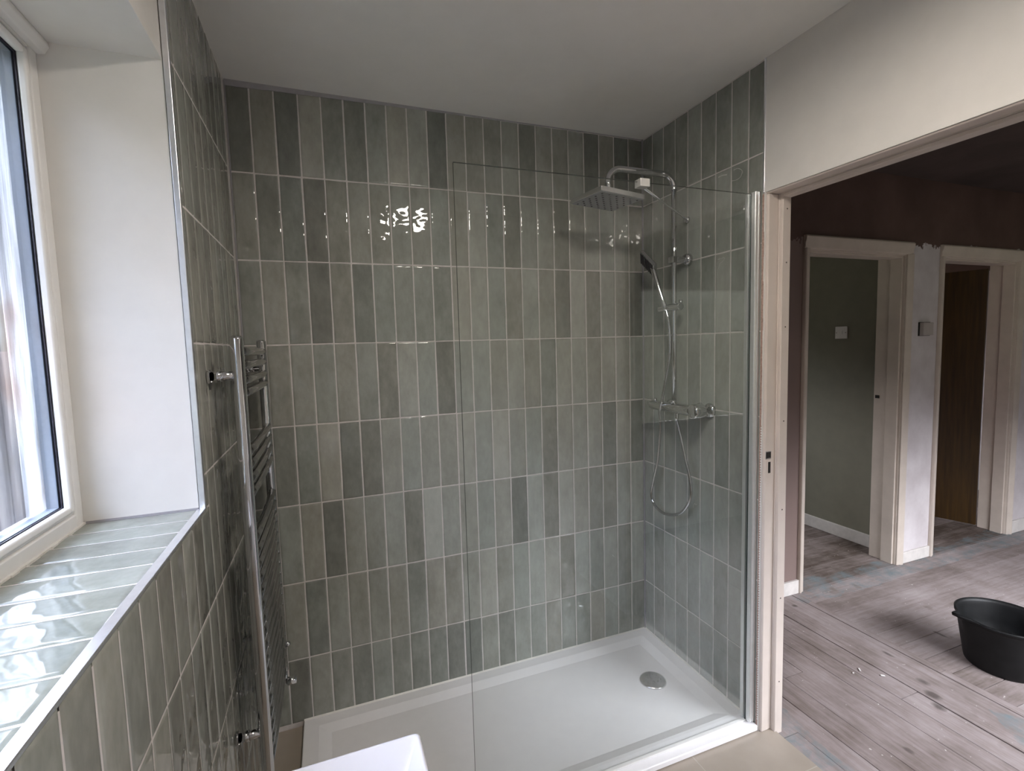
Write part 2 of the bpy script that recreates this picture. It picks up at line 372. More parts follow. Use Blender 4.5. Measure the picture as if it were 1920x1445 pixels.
# ------------------------------------------------------------------ tiling
TW, TH = 0.0775, 0.302; G = 0.0026
ZL = 2.092                     # first course line below the ceiling
XW = 1.702; CEIL = 2.394; YT = -0.681
def ease(a):                   # 0 at the tile edge, 1 inside
    a = max(0.0, min(1.0, a)); return a * a * (3 - 2 * a)
def lay_tiles(name, rects, f3, parent, grout_boxes, seed, mats=None):
    """rects: (u0,u1,v0,v1,tone,tint); f3(u,v,n)->xyz, n is the height out of the wall"""
    rr = random.Random(seed); bm = bmesh.new()
    tone = bm.faces.layers.float.new('tone'); tint = bm.faces.layers.float.new('tint')
    for (u0, u1, v0, v1, tn, tt) in rects:
        W_, H_ = u1 - u0, v1 - v0
        if W_ < 0.004 or H_ < 0.004: continue
        def cuts(L, inner):
            e_ = [0.0, 0.0012, 0.0035, 0.008, 0.016]
            e_ = [x for x in e_ if x < L * 0.45]
            mid = [x for x in [L * k / inner for k in range(1, inner)] if e_[-1] + 0.004 < x < L - e_[-1] - 0.004]
            return e_ + mid + [L - x for x in e_[::-1]]
        us, vs = cuts(W_, 4), cuts(H_, 9)
        tu, tv = rr.uniform(-1, 1) * 0.005, rr.uniform(-1, 1) * 0.0016
        ph = [rr.uniform(0, 6.28) for _ in range(4)]; am = rr.uniform(0.00005, 0.00020)
        gridv = []
        for v in vs:
            row = []
            for u in us:
                d = min(u, W_ - u, v, H_ - v)
                h = -0.0016 * (1 - ease(d / 0.0032)) - 0.00035 * (1 - ease(d / 0.017))
                h += am * (math.sin(u * 70 + ph[0]) + math.sin(v * 34 + ph[1]) + 0.7 * math.sin(v * 58 + u * 40 + ph[2]))
                h += 0.0003 + tu * (u - W_ / 2) + tv * (v - H_ / 2)
                row.append(bm.verts.new(f3(u0 + u, v0 + v, h)))
            gridv.append(row)
        for i in range(len(vs) - 1):
            for k in range(len(us) - 1):
                f = bm.faces.new((gridv[i][k], gridv[i][k + 1], gridv[i + 1][k + 1], gridv[i + 1][k]))
                f.smooth = True; f[tone] = tn; f[tint] = tt
    a, b_, c = Vector(f3(0, 0, 0)), Vector(f3(1, 0, 0)), Vector(f3(0, 1, 0)); nn = Vector(f3(0, 0, 1)) - a
    if (b_ - a).cross(c - a).dot(nn) < 0:
        bmesh.ops.reverse_faces(bm, faces=bm.faces)
    nt_ = len(bm.faces)
    mb = MB(); mb.bm.free(); mb.bm = bm
    for g in grout_boxes: mb.box(*g, mi=1)
    me = bpy.data.meshes.new(name); bm.to_mesh(me); bm.free()
    for m in (mats or [M['tile'], M['grout']]): me.materials.append(m)
    o = bpy.data.objects.new(name, me); COL.objects.link(o); o.parent = parent
    return o
TONES = ['25264356625445354524412'.replace('', '')[:22],
         '4323455555643554566642'[:22], '4542435555466546537465'[:22], '4455555476365654665665'[:22],
         '4346336666767756466363', '4552556486766374644666', '4535555465677567647546', '4254354443353555556654']
TONES[0] = '2526435662544535452441'[:20] + '12'
TONES[1] = '4332455555564355356664'
TONES[2] = '4542435554665465374652'
TONES[3] = '4455554763665654665665'
TONES[4] = '4346336666767564666363'
TONES[5] = '4552556486666374764466'
TONES[6] = '4535555465675676475646'
TONES[7] = '4254354443353555556654'
def tone_of(ch): return 0.02 + 0.108 * int(ch)

wb = B(-0.30, 1.80, 0.0025, 0.30, -0.05, 2.5).build('wall_back', M['paint'])
struct(wb, 'back wall of the shower clad in stacked sage green tiles', 'wall')
rects = []
for i in range(22):
    u0, u1 = XW - (22 - i) * TW, XW - (21 - i) * TW
    for j in range(8):
        v1 = min(CEIL - 0.003, ZL + TH - j * TH); v0 = max(0.026, ZL - j * TH)
        if v1 - v0 < 0.01: continue
        rects.append((max(u0, 0.001) + G / 2, min(u1, XW - 0.002) - G / 2, v0 + G / 2, v1 - G / 2, tone_of(TONES[j][i]), R.random()))
lay_tiles('tiles', rects, lambda u, v, n: (u, -n, v), wb, [(0, XW, 0.0012, 0.0026, 0.0, CEIL)], 11)

# right (valve) wall ------------------------------------------------
wr = MB()
wr.box(1.7045, 1.76, YT, 0.0, -0.05, 2.5)
wr.box(1.702, 1.76, -1.48, YT, 1.957, 2.5)
wr.box(1.702, 1.76, -2.75, -1.48, -0.05, 2.5)
wr.box(1.702, 1.714, -0.690, YT - 0.004, -0.02, 1.957)
wr.box(1.714, 1.76, -0.66, YT, -0.02, 1.957)
wr = struct(wr.build('wall_right', M['paint']), 'right wall with the door opening, white above and tiled in the shower', 'wall')
rects = []
ks = [0.0] + [0.0729 + k * TW for k in range(8)] + [0.681]
RT_T = ['24335334', '35446353', '43354364', '55464645', '46555635', '55565554', '54655646', '55656545']
for k in range(9):
    for j in range(8):
        v1 = min(CEIL - 0.003, ZL + TH - j * TH); v0 = max(0.026, ZL - j * TH)
        rects.append((ks[k] + G / 2 + (0.002 if k == 0 else 0), ks[k + 1] - G / 2, v0 + G / 2, v1 - G / 2, 0.20 + 0.09 * int(RT_T[j][k % 8]), 0.5 + 0.5 * R.random()))  # tone and tint lifted: bright haze from the glass put into the colour
lay_tiles('tiles', rects, lambda u, v, n: (XW - n, -u, v), wr, [(XW + 0.0012, XW + 0.0026, YT, 0, 0.0, CEIL)], 12)
M['chalk'] = mat_plain('dried_grout_smear', (0.52, 0.51, 0.49, 1), 0.8, nscale=60, namt=0.2)
def ribbon(pts, f3, w_, name, parent):
    mb = MB(); P = spline([Vector((a, b_, 0)) for a, b_ in pts], 6)
    for i in range(len(P) - 1):
        d = (P[i + 1] - P[i]).normalized(); nrm = Vector((-d.y, d.x, 0)) * w_ / 2
        a, b_ = P[i] - d * 0.0004, P[i + 1] + d * 0.0004
        mb.prism([(a.x - nrm.x, a.y - nrm.y), (b_.x - nrm.x, b_.y - nrm.y), (b_.x + nrm.x, b_.y + nrm.y), (a.x + nrm.x, a.y + nrm.y)], f3, 0.0, 0.0006)
    return mb.build(name, M['chalk'], parent)
def spline(P, n):
    P = [Vector(p) for p in P]; out = []
    for i in range(len(P) - 1):
        a, b_, c, d = P[max(i - 1, 0)], P[i], P[i + 1], P[min(i + 2, len(P) - 1)]
        for k in range(n):
            t = k / n; out.append(0.5 * ((2 * b_) + (c - a) * t + (2 * a - 5 * b_ + 4 * c - d) * t * t + (3 * b_ - a - 3 * c + d) * t ** 3))
    return out + [P[-1]]
fr_ = lambda u, v, t: (XW - 0.0002 - t, u, v)
ribbon([(-0.476, 1.769), (-0.505, 1.770), (-0.510, 1.766)], fr_, 0.0022, 'smear_mark', wr)
ribbon([(-0.510, 1.767), (-0.500, 1.757), (-0.487, 1.752), (-0.478, 1.734)], fr_, 0.0022, 'smear_mark', wr)
ribbon([(-0.550, 2.076), (-0.570, 2.075), (-0.589, 2.060), (-0.582, 2.042), (-0.563, 2.037), (-0.543, 2.040)], fr_, 0.0020, 'smear_mark', wr)
ribbon([(-0.475, 2.074), (-0.494, 2.075), (-0.518, 2.070)], fr_, 0.0040, 'smear_mark', wr)
ribbon([(-0.343, 0.753), (-0.345, 0.764), (-0.354, 0.775), (-0.357, 0.769), (-0.366, 0.776)], fr_, 0.0016, 'smear_mark', wr)
ribbon([(1.515, 0.441), (1.526, 0.430)], lambda u, v, t: (u, -0.0002 - t, v), 0.0018, 'smear_mark', wb)
edge = MB()
edge.box(1.6985, 1.7065, YT - 0.0065, YT, 1.957, CEIL)
struct(edge.build('trim_3', M['alu'], None, 0.001), 'slim pale metal edge strip on the right wall tiles above the screen', 'trim')
rawp = MB()
for k in range(46):
    z = 0.02 + k * 0.042
    rawp.box(1.7005, 1.7035, -0.684 - R.uniform(0, 0.003), -0.679, z, z + 0.042)
struct(rawp.build('trim_4', M['plaster_raw']), 'ragged pink plaster edge between tiles and door frame', 'trim')
bead = MB()
for k in range(120):                              # perforated corner bead
    z = 0.05 + k * 0.0092
    bead.box(1.7003, 1.7022, -0.6872, -0.6842, z, z + 0.0052)
struct(bead.build('trim_5', M['upvc']), 'white perforated plaster corner bead beside the door frame', 'trim')

# left (window) wall --------------------------------------------------
YJ, YJ2, ZS, ZH = -0.711, -1.95, 1.098, 2.083
wl = MB()
wl.box(-0.30, -0.0125, YJ, 0.3, -0.05, 2.5)
wl.box(-0.0125, -0.0025, -0.7005, 0.0, -0.05, 2.5)
wl.box(-0.30, -0.0025, -2.75, YJ, -0.05, ZS)
wl.box(-0.30, -0.0125, YJ2, YJ, ZH, 2.5)
wl.box(-0.30, -0.0125, -2.75, YJ2, ZS, 2.5)
wl = struct(wl.build('wall_left', M['paint']), 'left wall with deep white window reveal and sage green tiles', 'wall')
rects = []
ys = sorted([-1.056 + TW * k for k in range(-18, 14)])
for k in range(len(ys) - 1):
    y0, y1 = ys[k], ys[k + 1]
    if y0 > -0.002: continue
    for j in range(8):
        v1 = min(CEIL - 0.003, ZL + TH - j * TH); v0 = max(0.014, ZL - j * TH)
        tn = 0.12 + 0.08 * R.choice([2, 3, 4, 4, 5, 5, 6]); tt = R.random() * 0.7
        a0, a1 = max(y0, -2.70), min(y1, -0.002)
        def addl(b0, b1, c0, c1):
            if b1 - b0 > 0.008 and c1 - c0 > 0.008: rects.append((b0 + G / 2, b1 - G / 2, c0 + G / 2, c1 - G / 2, tn, tt))
        if a0 >= -0.702: addl(a0, a1, v0, v1)
        elif a1 <= -0.702: addl(a0, a1, v0, min(v1, 1.1085))
        else:
            addl(max(a0, -0.702), a1, max(v0, 1.1085), v1); addl(a0, a1, v0, min(v1, 1.1085))
lay_tiles('tiles', rects, lambda u, v, n: (n, u, v), wl, [(-0.0026, -0.0012, -0.7015, 0, 0.0, CEIL), (-0.0026, -0.0012, -2.70, -0.7015, 0.0, 1.1)], 13)
t1 = MB(); t1.box(-0.0105, 0.0016, -0.7145, -0.7015, 1.112, CEIL - 0.002)
struct(t1.build('trim_1', M['alu'], None, 0.0012), 'vertical polished edge strip between window reveal and tiles', 'trim')
t2 = MB(); t2.box(-0.0150, 0.0018, YJ2, -0.7015, 1.1085, 1.1145)
struct(t2.build('trim_2', M['alu'], None, 0.0012), 'bright metal edge strip along the front of the tiled window sill', 'trim')

# rear wall, ceiling, floor --------------------------------------------
struct(B(-0.3, 1.80, -2.85, -2.70, -0.05, 2.5).build('wall_rear', M['paint']), 'plain white wall behind the camera', 'wall')
struct(B(-0.3, 1.76, -2.75, 0.0, CEIL, 2.5).build('ceiling', M['ceil']), 'plain white bathroom ceiling', 'ceiling')
cv = MB()
NC = 40
for k in range(NC):
    x0_, x1_ = 0.002 + 1.698 * k / NC, 0.002 + 1.698 * (k + 1) / NC; q = 0.004 + 0.014 * (1 - k / NC) ** 2.2 + R.uniform(-0.0004, 0.0004)
    cv.prism([(0, 0), (-q * 0.6, 0), (-q * 0.15, -q), (0, -q)], lambda u, v, t: (t, u - 0.0003, CEIL + v + 0.001), x0_, x1_)
struct(cv.build('trim_6', M['lilac_caulk']), 'thick grey sealant line along the ceiling over the back tiles', 'trim')
struct(B(-0.01, 1.7615, -2.75, 0.003, -0.06, 0.008).build('floor', M['floor_tile']), 'beige porcelain bathroom floor', 'floor')
g = MB(); g.box(XW - 0.006, XW - 0.0005, -0.006, -0.0005, 0.03, CEIL); g.box(0.0003, 0.004, -0.004, -0.0003, 0.01, CEIL)
struct(g.build('trim_7', M['lilac_caulk']), 'grey sealant lines down the inner corners of the tiled walls', 'trim')

# ------------------------------------------------------------------ window with tiled sill
win = thing('window_1', 'white framed window with streaky obscured glass in the left wall', 'window', (-0.25, -1.33, 1.10), kind='structure')
XF = -0.222
fr = MB()
def frame_ring(mb, y0, y1, z0, z1, wd, x0, x1):
    mb.box(x0, x1, y0, y0 + wd, z0, z1); mb.box(x0, x1, y1 - wd, y1, z0, z1)
    mb.box(x0, x1, y0 + wd, y1 - wd, z0, z0 + wd); mb.box(x0, x1, y0 + wd, y1 - wd, z1 - wd, z1)
frame_ring(fr, YJ2, YJ, 1.1145, ZH, 0.028, -0.30, XF)
frame_ring(fr, YJ2 + 0.028, YJ - 0.028, 1.1425, ZH - 0.028, 0.007, -0.30, XF - 0.004)
fr.build('window_frame', M['upvc'], win, 0.003, 3)
bd = MB(); frame_ring(bd, YJ2 + 0.035, YJ - 0.035, 1.1495, ZH - 0.035, 0.014, -0.2345, XF + 0.002)
bd.build('glazing_bead', M['upvc'], win, 0.004, 3)
gk = MB(); frame_ring(gk, YJ2 + 0.035, YJ - 0.035, 1.1495, ZH - 0.035, 0.0150, -0.2368, -0.2345)
gk.build('gasket', M['gasket'], win)
sp_ = MB(); frame_ring(sp_, YJ2 + 0.035, YJ - 0.035, 1.1495, ZH - 0.035, 0.0150, -0.2595, -0.2402)
sp_.build('spacer_bar', M['spacer'], win)
B(-0.2400, -0.2375, YJ2 + 0.035, YJ - 0.035, 1.1495, ZH - 0.035).build('inner_pane', M['win_glass'], win)
tag(B(-0.2640, -0.2600, YJ2 + 0.035, YJ - 0.035, 1.1495, ZH - 0.035).build('outer_pane', M['obscure'], win), 'pane of vertical rain pattern obscured glass')
cv = MB(); cv.prism([(0, 0), (0.020, 0), (0.022, -0.010), (0.014, -0.024), (0, -0.026)], lambda u, v, t: (XF + u, t, ZH + v), YJ2, YJ + 0.0005)
cv.build('top_cover_strip', M['upvc'], win, 0.002)
ck = MB(); n = 60
for k in range(n):
    y0 = YJ2 + (YJ - YJ2) * k / n; y1 = YJ2 + (YJ - YJ2) * (k + 1) / n; a = 0.004 + 0.003 * R.random()
    ck.box(XF - 0.001, XF + a, y0, y1, 1.1115, 1.1165)
ck.build('sealant', M['caulk'], win)
sill = MB(); sill.box(-0.30, -0.0125, YJ2, YJ, 1.096, 1.1095)
sill = sill.build('window_sill', M['grout'], win)
rects = []
sy = [-0.711, -0.783] + [-0.857 - 0.0765 * k for k in range(15)]
for k in range(len(sy) - 1):
    a, b_ = sy[k + 1], sy[k]
    if b_ < YJ2 + 0.01: break
    rects.append((max(a, YJ2) + G / 2, b_ - G / 2, -0.2245, -0.0160, 0.40 + 0.14 * R.random(), 0.75 + 0.25 * R.random()))
lay_tiles('tiles', rects, lambda u, v, n: (v, u, 1.1125 + n), sill, [(-0.225, -0.0118, YJ2, YJ, 1.1095, 1.1112)], 14)
sl = MB(); sl.box(-0.224, -0.012, YJ - 0.003, YJ - 0.0001, 1.111, 1.1165)
sl.build('sill_joint', M['lilac_caulk'], win)
struct(B(-40, -0.35, -40, 40, -0.4, -0.35).build('ground', M['ground']), 'garden ground outside the window', 'ground')
struct(B(-0.66, -0.30, -8, 8, 2.36, 2.50).build('sky_blocking_eave', M['upvc']), 'unseen eave added outside to cut the high sky above the window', 'eave')  # unseen overhang, added to cut sky light on sill and reveal
gf = thing('garden_fence', 'brown board fence outside, blurred behind the obscured window glass', 'fence', (-3.0, -1.3, -0.35))
for k in range(6):
    fp = MB(); y0 = -4.9 + 2.392 * k
    for q in range(16): fp.box(-3.02 + 0.012 * (q % 2), -3.0 + 0.012 * (q % 2), y0 + q * 0.149, y0 + q * 0.149 + 0.152, -0.35, 1.55)
    fp.build('fence_panel', M['fence'], gf)
# ------------------------------------------------------------------ bathroom door frame
df = thing('door_1', 'cream painted door frame without its door, right of the shower', 'door frame', (1.75, -0.70, 0.0), kind='structure')
j = MB()
j.box(1.7065, 1.753, -0.700, -0.662, 0.008, 1.952); j.box(1.7065, 1.753, -1.508, -1.470, 0.008, 1.952)
j.box(1.7065, 1.753, -1.508, -0.662, 1.952, 1.99)
j.box(1.753, 1.8065, -0.704, -0.662, -0.004, 1.952); j.box(1.753, 1.8065, -1.508, -1.466, -0.004, 1.952); j.box(1.753, 1.8065, -1.508, -0.662, 1.950, 1.99)
j.build('lining', M['gloss_white'], df, 0.004, 3)
st = MB()
st.box(1.7535, 1.790, -0.7165, -0.704, -0.004, 1.952); st.box(1.7535, 1.790, -1.466, -1.4535, -0.004, 1.952)
st.box(1.7535, 1.790, -1.4535, -0.7165, 1.9385, 1.950)
st.build('door_stop', M['gloss_white'], df, 0.002)
nl = MB()
for z in (0.2, 0.52, 0.85, 1.17, 1.50, 1.72, 1.90): nl.lathe([(0.0026, 0), (0.0026, 0.0007), (0, 0.0007)], (1.772, -0.7166, z), (0, -1, 0), 10)
nl.build('nail_head', M['nail'], df)
lk = MB(); lk.box(1.7085, 1.7335, -0.7006, -0.6990, 1.036, 1.064); lk.build('latch_keep', M['satin'], df)
lk = MB(); lk.box(1.7115, 1.7325, -0.7012, -0.7004, 1.0395, 1.0605); lk.build('latch_hole', M['dark'], df)
lk = MB(); lk.box(1.721, 1.7315, -0.7009, -0.6995, 0.985, 1.025); lk.build('bolt_hole', M['dark'], df)

# ------------------------------------------------------------------ shower tray
tray = thing('shower_tray', 'low white rectangular shower tray along the tiled back wall', 'shower tray', (0.9, -0.345, 0.008))
X0, X1, Y0, Y1 = 0.118, 1.7005, -0.690, -0.0005
def rect(x0, x1, y0, y1, z, r=0.0, n=4):
    if r <= 0: return [(x0, y0, z), (x1, y0, z), (x1, y1, z), (x0, y1, z)]
    P = []
    for cx, cy, a0 in ((x0 + r, y0 + r, 180), (x1 - r, y0 + r, 270), (x1 - r, y1 - r, 0), (x0 + r, y1 - r, 90)):
        for k in range(n + 1):
            a = math.radians(a0 + 90 * k / n); P.append((cx + r * math.cos(a), cy + r * math.sin(a), z))
    return P
tb = MB()
tb.loops([rect(X0 + 0.004, X1, Y0 + 0.005, Y1, 0.008, 0.004), rect(X0 + 0.004, X1, Y0 + 0.005, Y1, 0.0115, 0.004), rect(X0, X1, Y0, Y1, 0.0118, 0.004), rect(X0, X1, Y0, Y1, 0.028, 0.004), rect(X0 + 0.003, X1 - 0.003, Y0 + 0.003, Y1 - 0.003, 0.0305, 0.004),
          rect(X0 + 0.055, X1 - 0.052, Y0 + 0.082, Y1 - 0.050, 0.0300, 0.004), rect(X0 + 0.100, X1 - 0.096, Y0 + 0.120, Y1 - 0.090, 0.0185, 0.004)])
to = tb.build('tray_body', M['tray'], tray)
sc = MB()
sc.prism([(0, 0), (-0.006, 0), (0, 0.006)], lambda u, v, t: (t, -0.0006 + u, 0.0295 + v), 0.118, 1.70)
sc.prism([(0, 0), (-0.006, 0), (0, 0.006)], lambda u, v, t: (1.7012 + u, t, 0.0295 + v), -0.625, -0.001)
sc.build('sealant', M['caulk'], tray)
wc = thing('waste_cover', 'round chrome drain cover near the right end of the shower tray', 'drain cover', (1.505, -0.325, 0.0185))
MB().lathe([(0.0, 0.008), (0.046, 0.0075), (0.054, 0.005), (0.056, 0.0005), (0.0, 0.0005)], (1.505, -0.325, 0.0185), (0, 0, 1), 40).build('cover_plate', M['satin'], wc)
dr = MB()
rr = random.Random(3)
for k in range(34):
    a, q = rr.uniform(0, 6.28), 0.036 * math.sqrt(rr.random())
    dr.lathe([(rr.uniform(0.0012, 0.003), 0.0), (0.001, 0.0008), (0, 0.001)], (1.505 + q * math.cos(a), -0.325 + q * math.sin(a), 0.0262), (0, 0, 1), 8)
dr.build('water_drop', M['chrome'], wc)

# ------------------------------------------------------------------ shower screen
scn = thing('shower_screen', 'fixed clear glass shower panel standing on the front of the tray', 'shower screen', (1.15, -0.65, 0.031))
gp = MB(); gp.box(0.625, 1.683, -0.654, -0.646, 0.0345, 1.960)
for f in gp.bm.faces:
    if abs(f.normal.y) < 0.5: f.material_index = 1
bmesh.ops.recalc_face_normals(gp.bm, faces=gp.bm.faces)
for f in gp.bm.faces: f.material_index = 0 if abs(f.normal.y) > 0.5 else 1
gp.build('glass_panel', [M['glass'], M['glass_edge']], scn)
pf = MB(); pf.box(1.676, 1.7005, -0.6725, -0.656, 0.0362, 1.963); pf.box(1.676, 1.7005, -0.644, -0.628, 0.0362, 1.963); pf.box(1.690, 1.7005, -0.656, -0.644, 0.0362, 1.963)
pf.box(1.6765, 1.682, -0.6745, -0.6725, 0.0362, 1.963); pf.box(1.6905, 1.7003, -0.6745, -0.6725, 0.0362, 1.963)
pf.build('wall_profile', M['profile'], scn, 0.0008)
bs = MB(); bs.box(0.630, 1.676, -0.6575, -0.6425, 0.0308, 0.036); bs.build('bottom_seal', M['upvc'], scn, 0.001)
cl = MB(); cl.box(1.2155, 1.2505, -0.666, -0.634, 1.944, 1.9685); tag(cl.build('clamp', M['pale_chrome'], scn, 0.0015), 'small square pale clamp on the top edge of the glass')
MB().tube([(1.236, -0.634, 1.957), (1.6995, -0.309, 1.957)], 0.0042, 12).build('support_bar', M['chrome'], scn)
MB().lathe([(0, 0.012), (0.013, 0.012), (0.014, 0.002), (0.014, 0)], (1.7005, -0.308, 1.957), (-1, 0, 0), 24).build('wall_flange', M['chrome'], scn)

# ------------------------------------------------------------------ bar shower
XR, YR = 1.641, -0.297
sh = thing('bar_shower', 'chrome thermostatic bar shower with riser rail and square overhead head', 'shower', (1.70, YR, 1.18))
def arc(c, a, b_, r, n=8):
    c, a, b_ = Vector(c), Vector(a), Vector(b_)
    return [c + (a * math.cos(t) + b_ * math.sin(t)) * r for t in [math.pi / 2 * k / n for k in range(n + 1)]]
ZA = 2.133; rb = 0.055; XD = 1.330
pts = [(XR, YR, 1.20), (XR, YR, 1.5), (XR, YR, 1.8), (XR, YR, ZA - rb)]
p2 = arc((XR - rb, YR, ZA - rb), (1, 0, 0), (0, 0, 1), rb) + arc((XD + rb, YR, ZA - rb), (0, 0, 1), (-1, 0, 0), rb)
MB().tube(pts, 0.0105, 18).build('riser_rail', M['chrome'], sh)
MB().tube([(XR, YR, ZA - rb - 0.002)] + p2 + [(XD, YR, 2.028)], 0.0125, 20).build('shower_arm', M['chrome'], sh)
MB().tube([(XD, YR, 2.045), (XD, YR, 2.012)], 0.014, 18).build('swivel_joint', M['chrome'], sh)
# overhead head
HZ = 2.0; T = Matrix.Translation((1.315, -0.312, HZ)) @ Matrix.Rotation(math.radians(9), 4, 'Z') @ Matrix.Rotation(math.radians(1.5), 4, 'Y')
hd = MB(); hd.box(-0.105, 0.105, -0.092, 0.092, 0.001, 0.0195, T=T)
hd = hd.build('overhead_head', M['satin'], sh, 0.002)
MB().box(-0.100, 0.100, -0.087, 0.087, -0.0008, 0.0012, T=T).build('spray_face', M['headface'], hd)
nz = MB()
for a in range(11):
    for b_ in range(9):
        if (a + b_) % 2 == 0:
            c = T @ Vector((-0.085 + a * 0.017, -0.072 + b_ * 0.018, -0.0006)); nz.lathe([(0.0042, 0), (0.0034, 0.0022), (0, 0.0024)], c, (0, 0, -1), 8)
nz.build('spray_nozzle', M['nozzle'], hd)
# bracket, slider, valve
br = MB(); br.tube([(XR + 0.005, YR - 0.002, 1.795), (1.694, YR - 0.014, 1.795)], 0.0135, 16); br.box(XR - 0.019, XR + 0.014, YR - 0.016, YR + 0.016, 1.782, 1.808)
br.build('rail_bracket', M['chrome'], sh, 0.002)
MB().lathe([(0, 0.022), (0.018, 0.022), (0.024, 0.012), (0.0255, 0), (0, 0)], (1.7010, YR - 0.015, 1.795), (-1, 0, 0), 32).build('wall_flange', M['chrome'], sh)
sd = MB(); sd.tube([(XR - 0.006, YR - 0.048, 1.602), (XR - 0.006, YR + 0.022, 1.602)], 0.0155, 20); sd.tube([(XR - 0.006, YR + 0.022, 1.602), (XR - 0.008, YR + 0.085, 1.600)], [0.0148, 0.0132], 20)
sd.build('slider', M['chrome'], sh, 0.0015)
MB().lathe([(0.008, 0), (0.008, 0.012), (0, 0.014)], (XR - 0.004, YR - 0.045, 1.616), (0, 0, 1), 14).build('slider_lever', M['chrome'], sh)
vb = MB(); vb.tube([(1.636, -0.150, 1.180), (1.636, -0.155, 1.180), (1.636, -0.40, 1.180), (1.636, -0.41, 1.180)], [0.017, 0.021, 0.0215, 0.020], 24)
vb.build('valve_body', M['chrome'], sh)
for y in (-0.205, -0.385):
    MB().lathe([(0.014, 0.065), (0.0145, 0.012), (0.024, 0.010), (0.027, 0.001), (0, 0.0005)], (1.7012, y, 1.180), (-1, 0, 0), 28).build('inlet_elbow', M['chrome'], sh)
kn = MB(); kn.lathe([(0, 0.088), (0.026, 0.088), (0.0295, 0.083), (0.0295, 0.040), (0.027, 0.036), (0.0, 0.036)], (1.7010, -0.435, 1.181), (-1, 0, 0), 40)
kn.build('control_knob', M['chrome'], sh)
MB().lathe([(0, 0.014), (0.024, 0.014), (0.0295, 0.006), (0.030, 0), (0, 0)], (1.7012, -0.440, 1.181), (-1, 0, 0), 32).build('knob_rosette', M['chrome'], sh)
MB().tube([(1.636, YR + 0.0, 1.200), (1.636, YR, 1.215)], [0.015, 0.013], 16).build('rail_connector', M['chrome'], sh)
MB().lathe([(0.0095, 0), (0.0095, 0.020), (0.0075, 0.034), (0, 0.034)], (1.636, -0.318, 1.162), (0, 0, -1), 18).build('hose_outlet', M['chrome'], sh)
MB().lathe([(0.006, 0), (0.006, 0.010), (0, 0.012)], (1.636, -0.175, 1.200), (0, 0, 1), 12).build('valve_button', M['chrome'], sh)

# handset with hose
hs = thing('hand_shower', 'slim chrome hand shower on its hose, held by the slider on the rail', 'hand shower', (1.625, -0.255, 1.59))
P0, P1 = Vector((1.626, -0.262, 1.590)), Vector((1.604, -0.209, 1.765))
ax = (P1 - P0).normalized()
MB().tube([P0, P0 + ax * 0.02, P0 + ax * 0.06, P1 - ax * 0.01, P1 + ax * 0.012], [0.0095, 0.0115, 0.0098, 0.0115, 0.0105], 16).build('handle', M['chrome'], hs)
hdir = Vector((-0.008, 0.078, 0.070)).normalized(); nn = Vector((-0.80, 0.15, -0.45)); nn = (nn - hdir * nn.dot(hdir)).normalized(); wd = hdir.cross(nn).normalized()
TM = Matrix((( wd.x, hdir.x, nn.x, P1.x), (wd.y, hdir.y, nn.y, P1.y), (wd.z, hdir.z, nn.z, P1.z), (0, 0, 0, 1)))
hh = MB().box(-0.033, 0.033, -0.006, 0.106, -0.014, 0.004, T=TM).build('handset_head', M['chrome'], hs, 0.003)
rib = MB()
for k in range(8): rib.box(-0.028, 0.028, 0.004 + k * 0.0125, 0.010 + k * 0.0125, 0.0035, 0.0065, T=TM)
rib.build('spray_rib', M['nozzle'], hh)
HP = [(1.626, -0.264, 1.592), (1.628, -0.278, 1.54), (1.630, -0.283, 1.48), (1.630, -0.282, 1.41), (1.628, -0.264, 1.325), (1.622, -0.243, 1.22), (1.613, -0.236, 1.16), (1.622, -0.228, 1.09),
      (1.640, -0.187, 0.939), (1.645, -0.148, 0.829), (1.647, -0.130, 0.763), (1.648, -0.148, 0.718), (1.648, -0.204, 0.697), (1.648, -0.267, 0.705), (1.648, -0.332, 0.735), (1.647, -0.377, 0.788), (1.646, -0.393, 0.837),
      (1.645, -0.386, 0.903), (1.643, -0.363, 0.976), (1.639, -0.337, 1.072), (1.636, -0.319, 1.130)]
hp = spline(HP, 22)
MB().tube(hp, [0.0068 if k % 2 else 0.0060 for k in range(len(hp))], 10).build('hose', M['chrome'], hs)

# ------------------------------------------------------------------ towel radiator
tr = thing('towel_radiator', 'tall chrome ladder towel radiator on the left wall', 'towel radiator', (0.0, -0.34, 0.31))
XP, YN, YFAR = 0.069, -0.588, -0.090
for y in (YN, YFAR):
    p = MB(); p.tube([(XP, y, 0.305), (XP, y, 0.308), (XP, y, 1.4985), (XP, y, 1.502)], [0.0145, 0.0155, 0.0155, 0.0145], 28)
    p.build('post', M['chrome'], tr)
    MB().lathe([(0, 0.004), (0.0105, 0.004), (0.0135, 0)], (XP, y, 1.502), (0, 0, 1), 20).build('post_cap', M['chrome'], tr)
zs = [1.466, 1.432, 1.392, 1.360, 1.207, 1.172, 1.135, 1.097] + [0.975 - 0.0385 * k for k in range(17)]
for z in zs:
    ym = (YN + YFAR) / 2
    MB().tube([(XP + 0.004, YN + 0.003, z), (XP + 0.007, YN + 0.10, z), (XP + 0.0085, ym, z), (XP + 0.007, YFAR - 0.10, z), (XP + 0.004, YFAR - 0.003, z)], 0.0115, 14).build('bar', M['shaded_chrome'], tr)
for y in (YN, YFAR):
    for z in (1.407, 0.455):
        bk = MB(); bk.tube([(0.0015, y, z), (XP - 0.006, y, z)], 0.0115, 16); bk.lathe([(0.017, 0.006), (0.018, 0), (0, 0)], (0.0015, y, z), (1, 0, 0), 20); bk.lathe([(0.0138, 0.0), (0.0138, 0.010), (0, 0.010)], (0.022, y, z), (1, 0, 0), 18)
        bk.build('bracket', M['chrome'], tr)
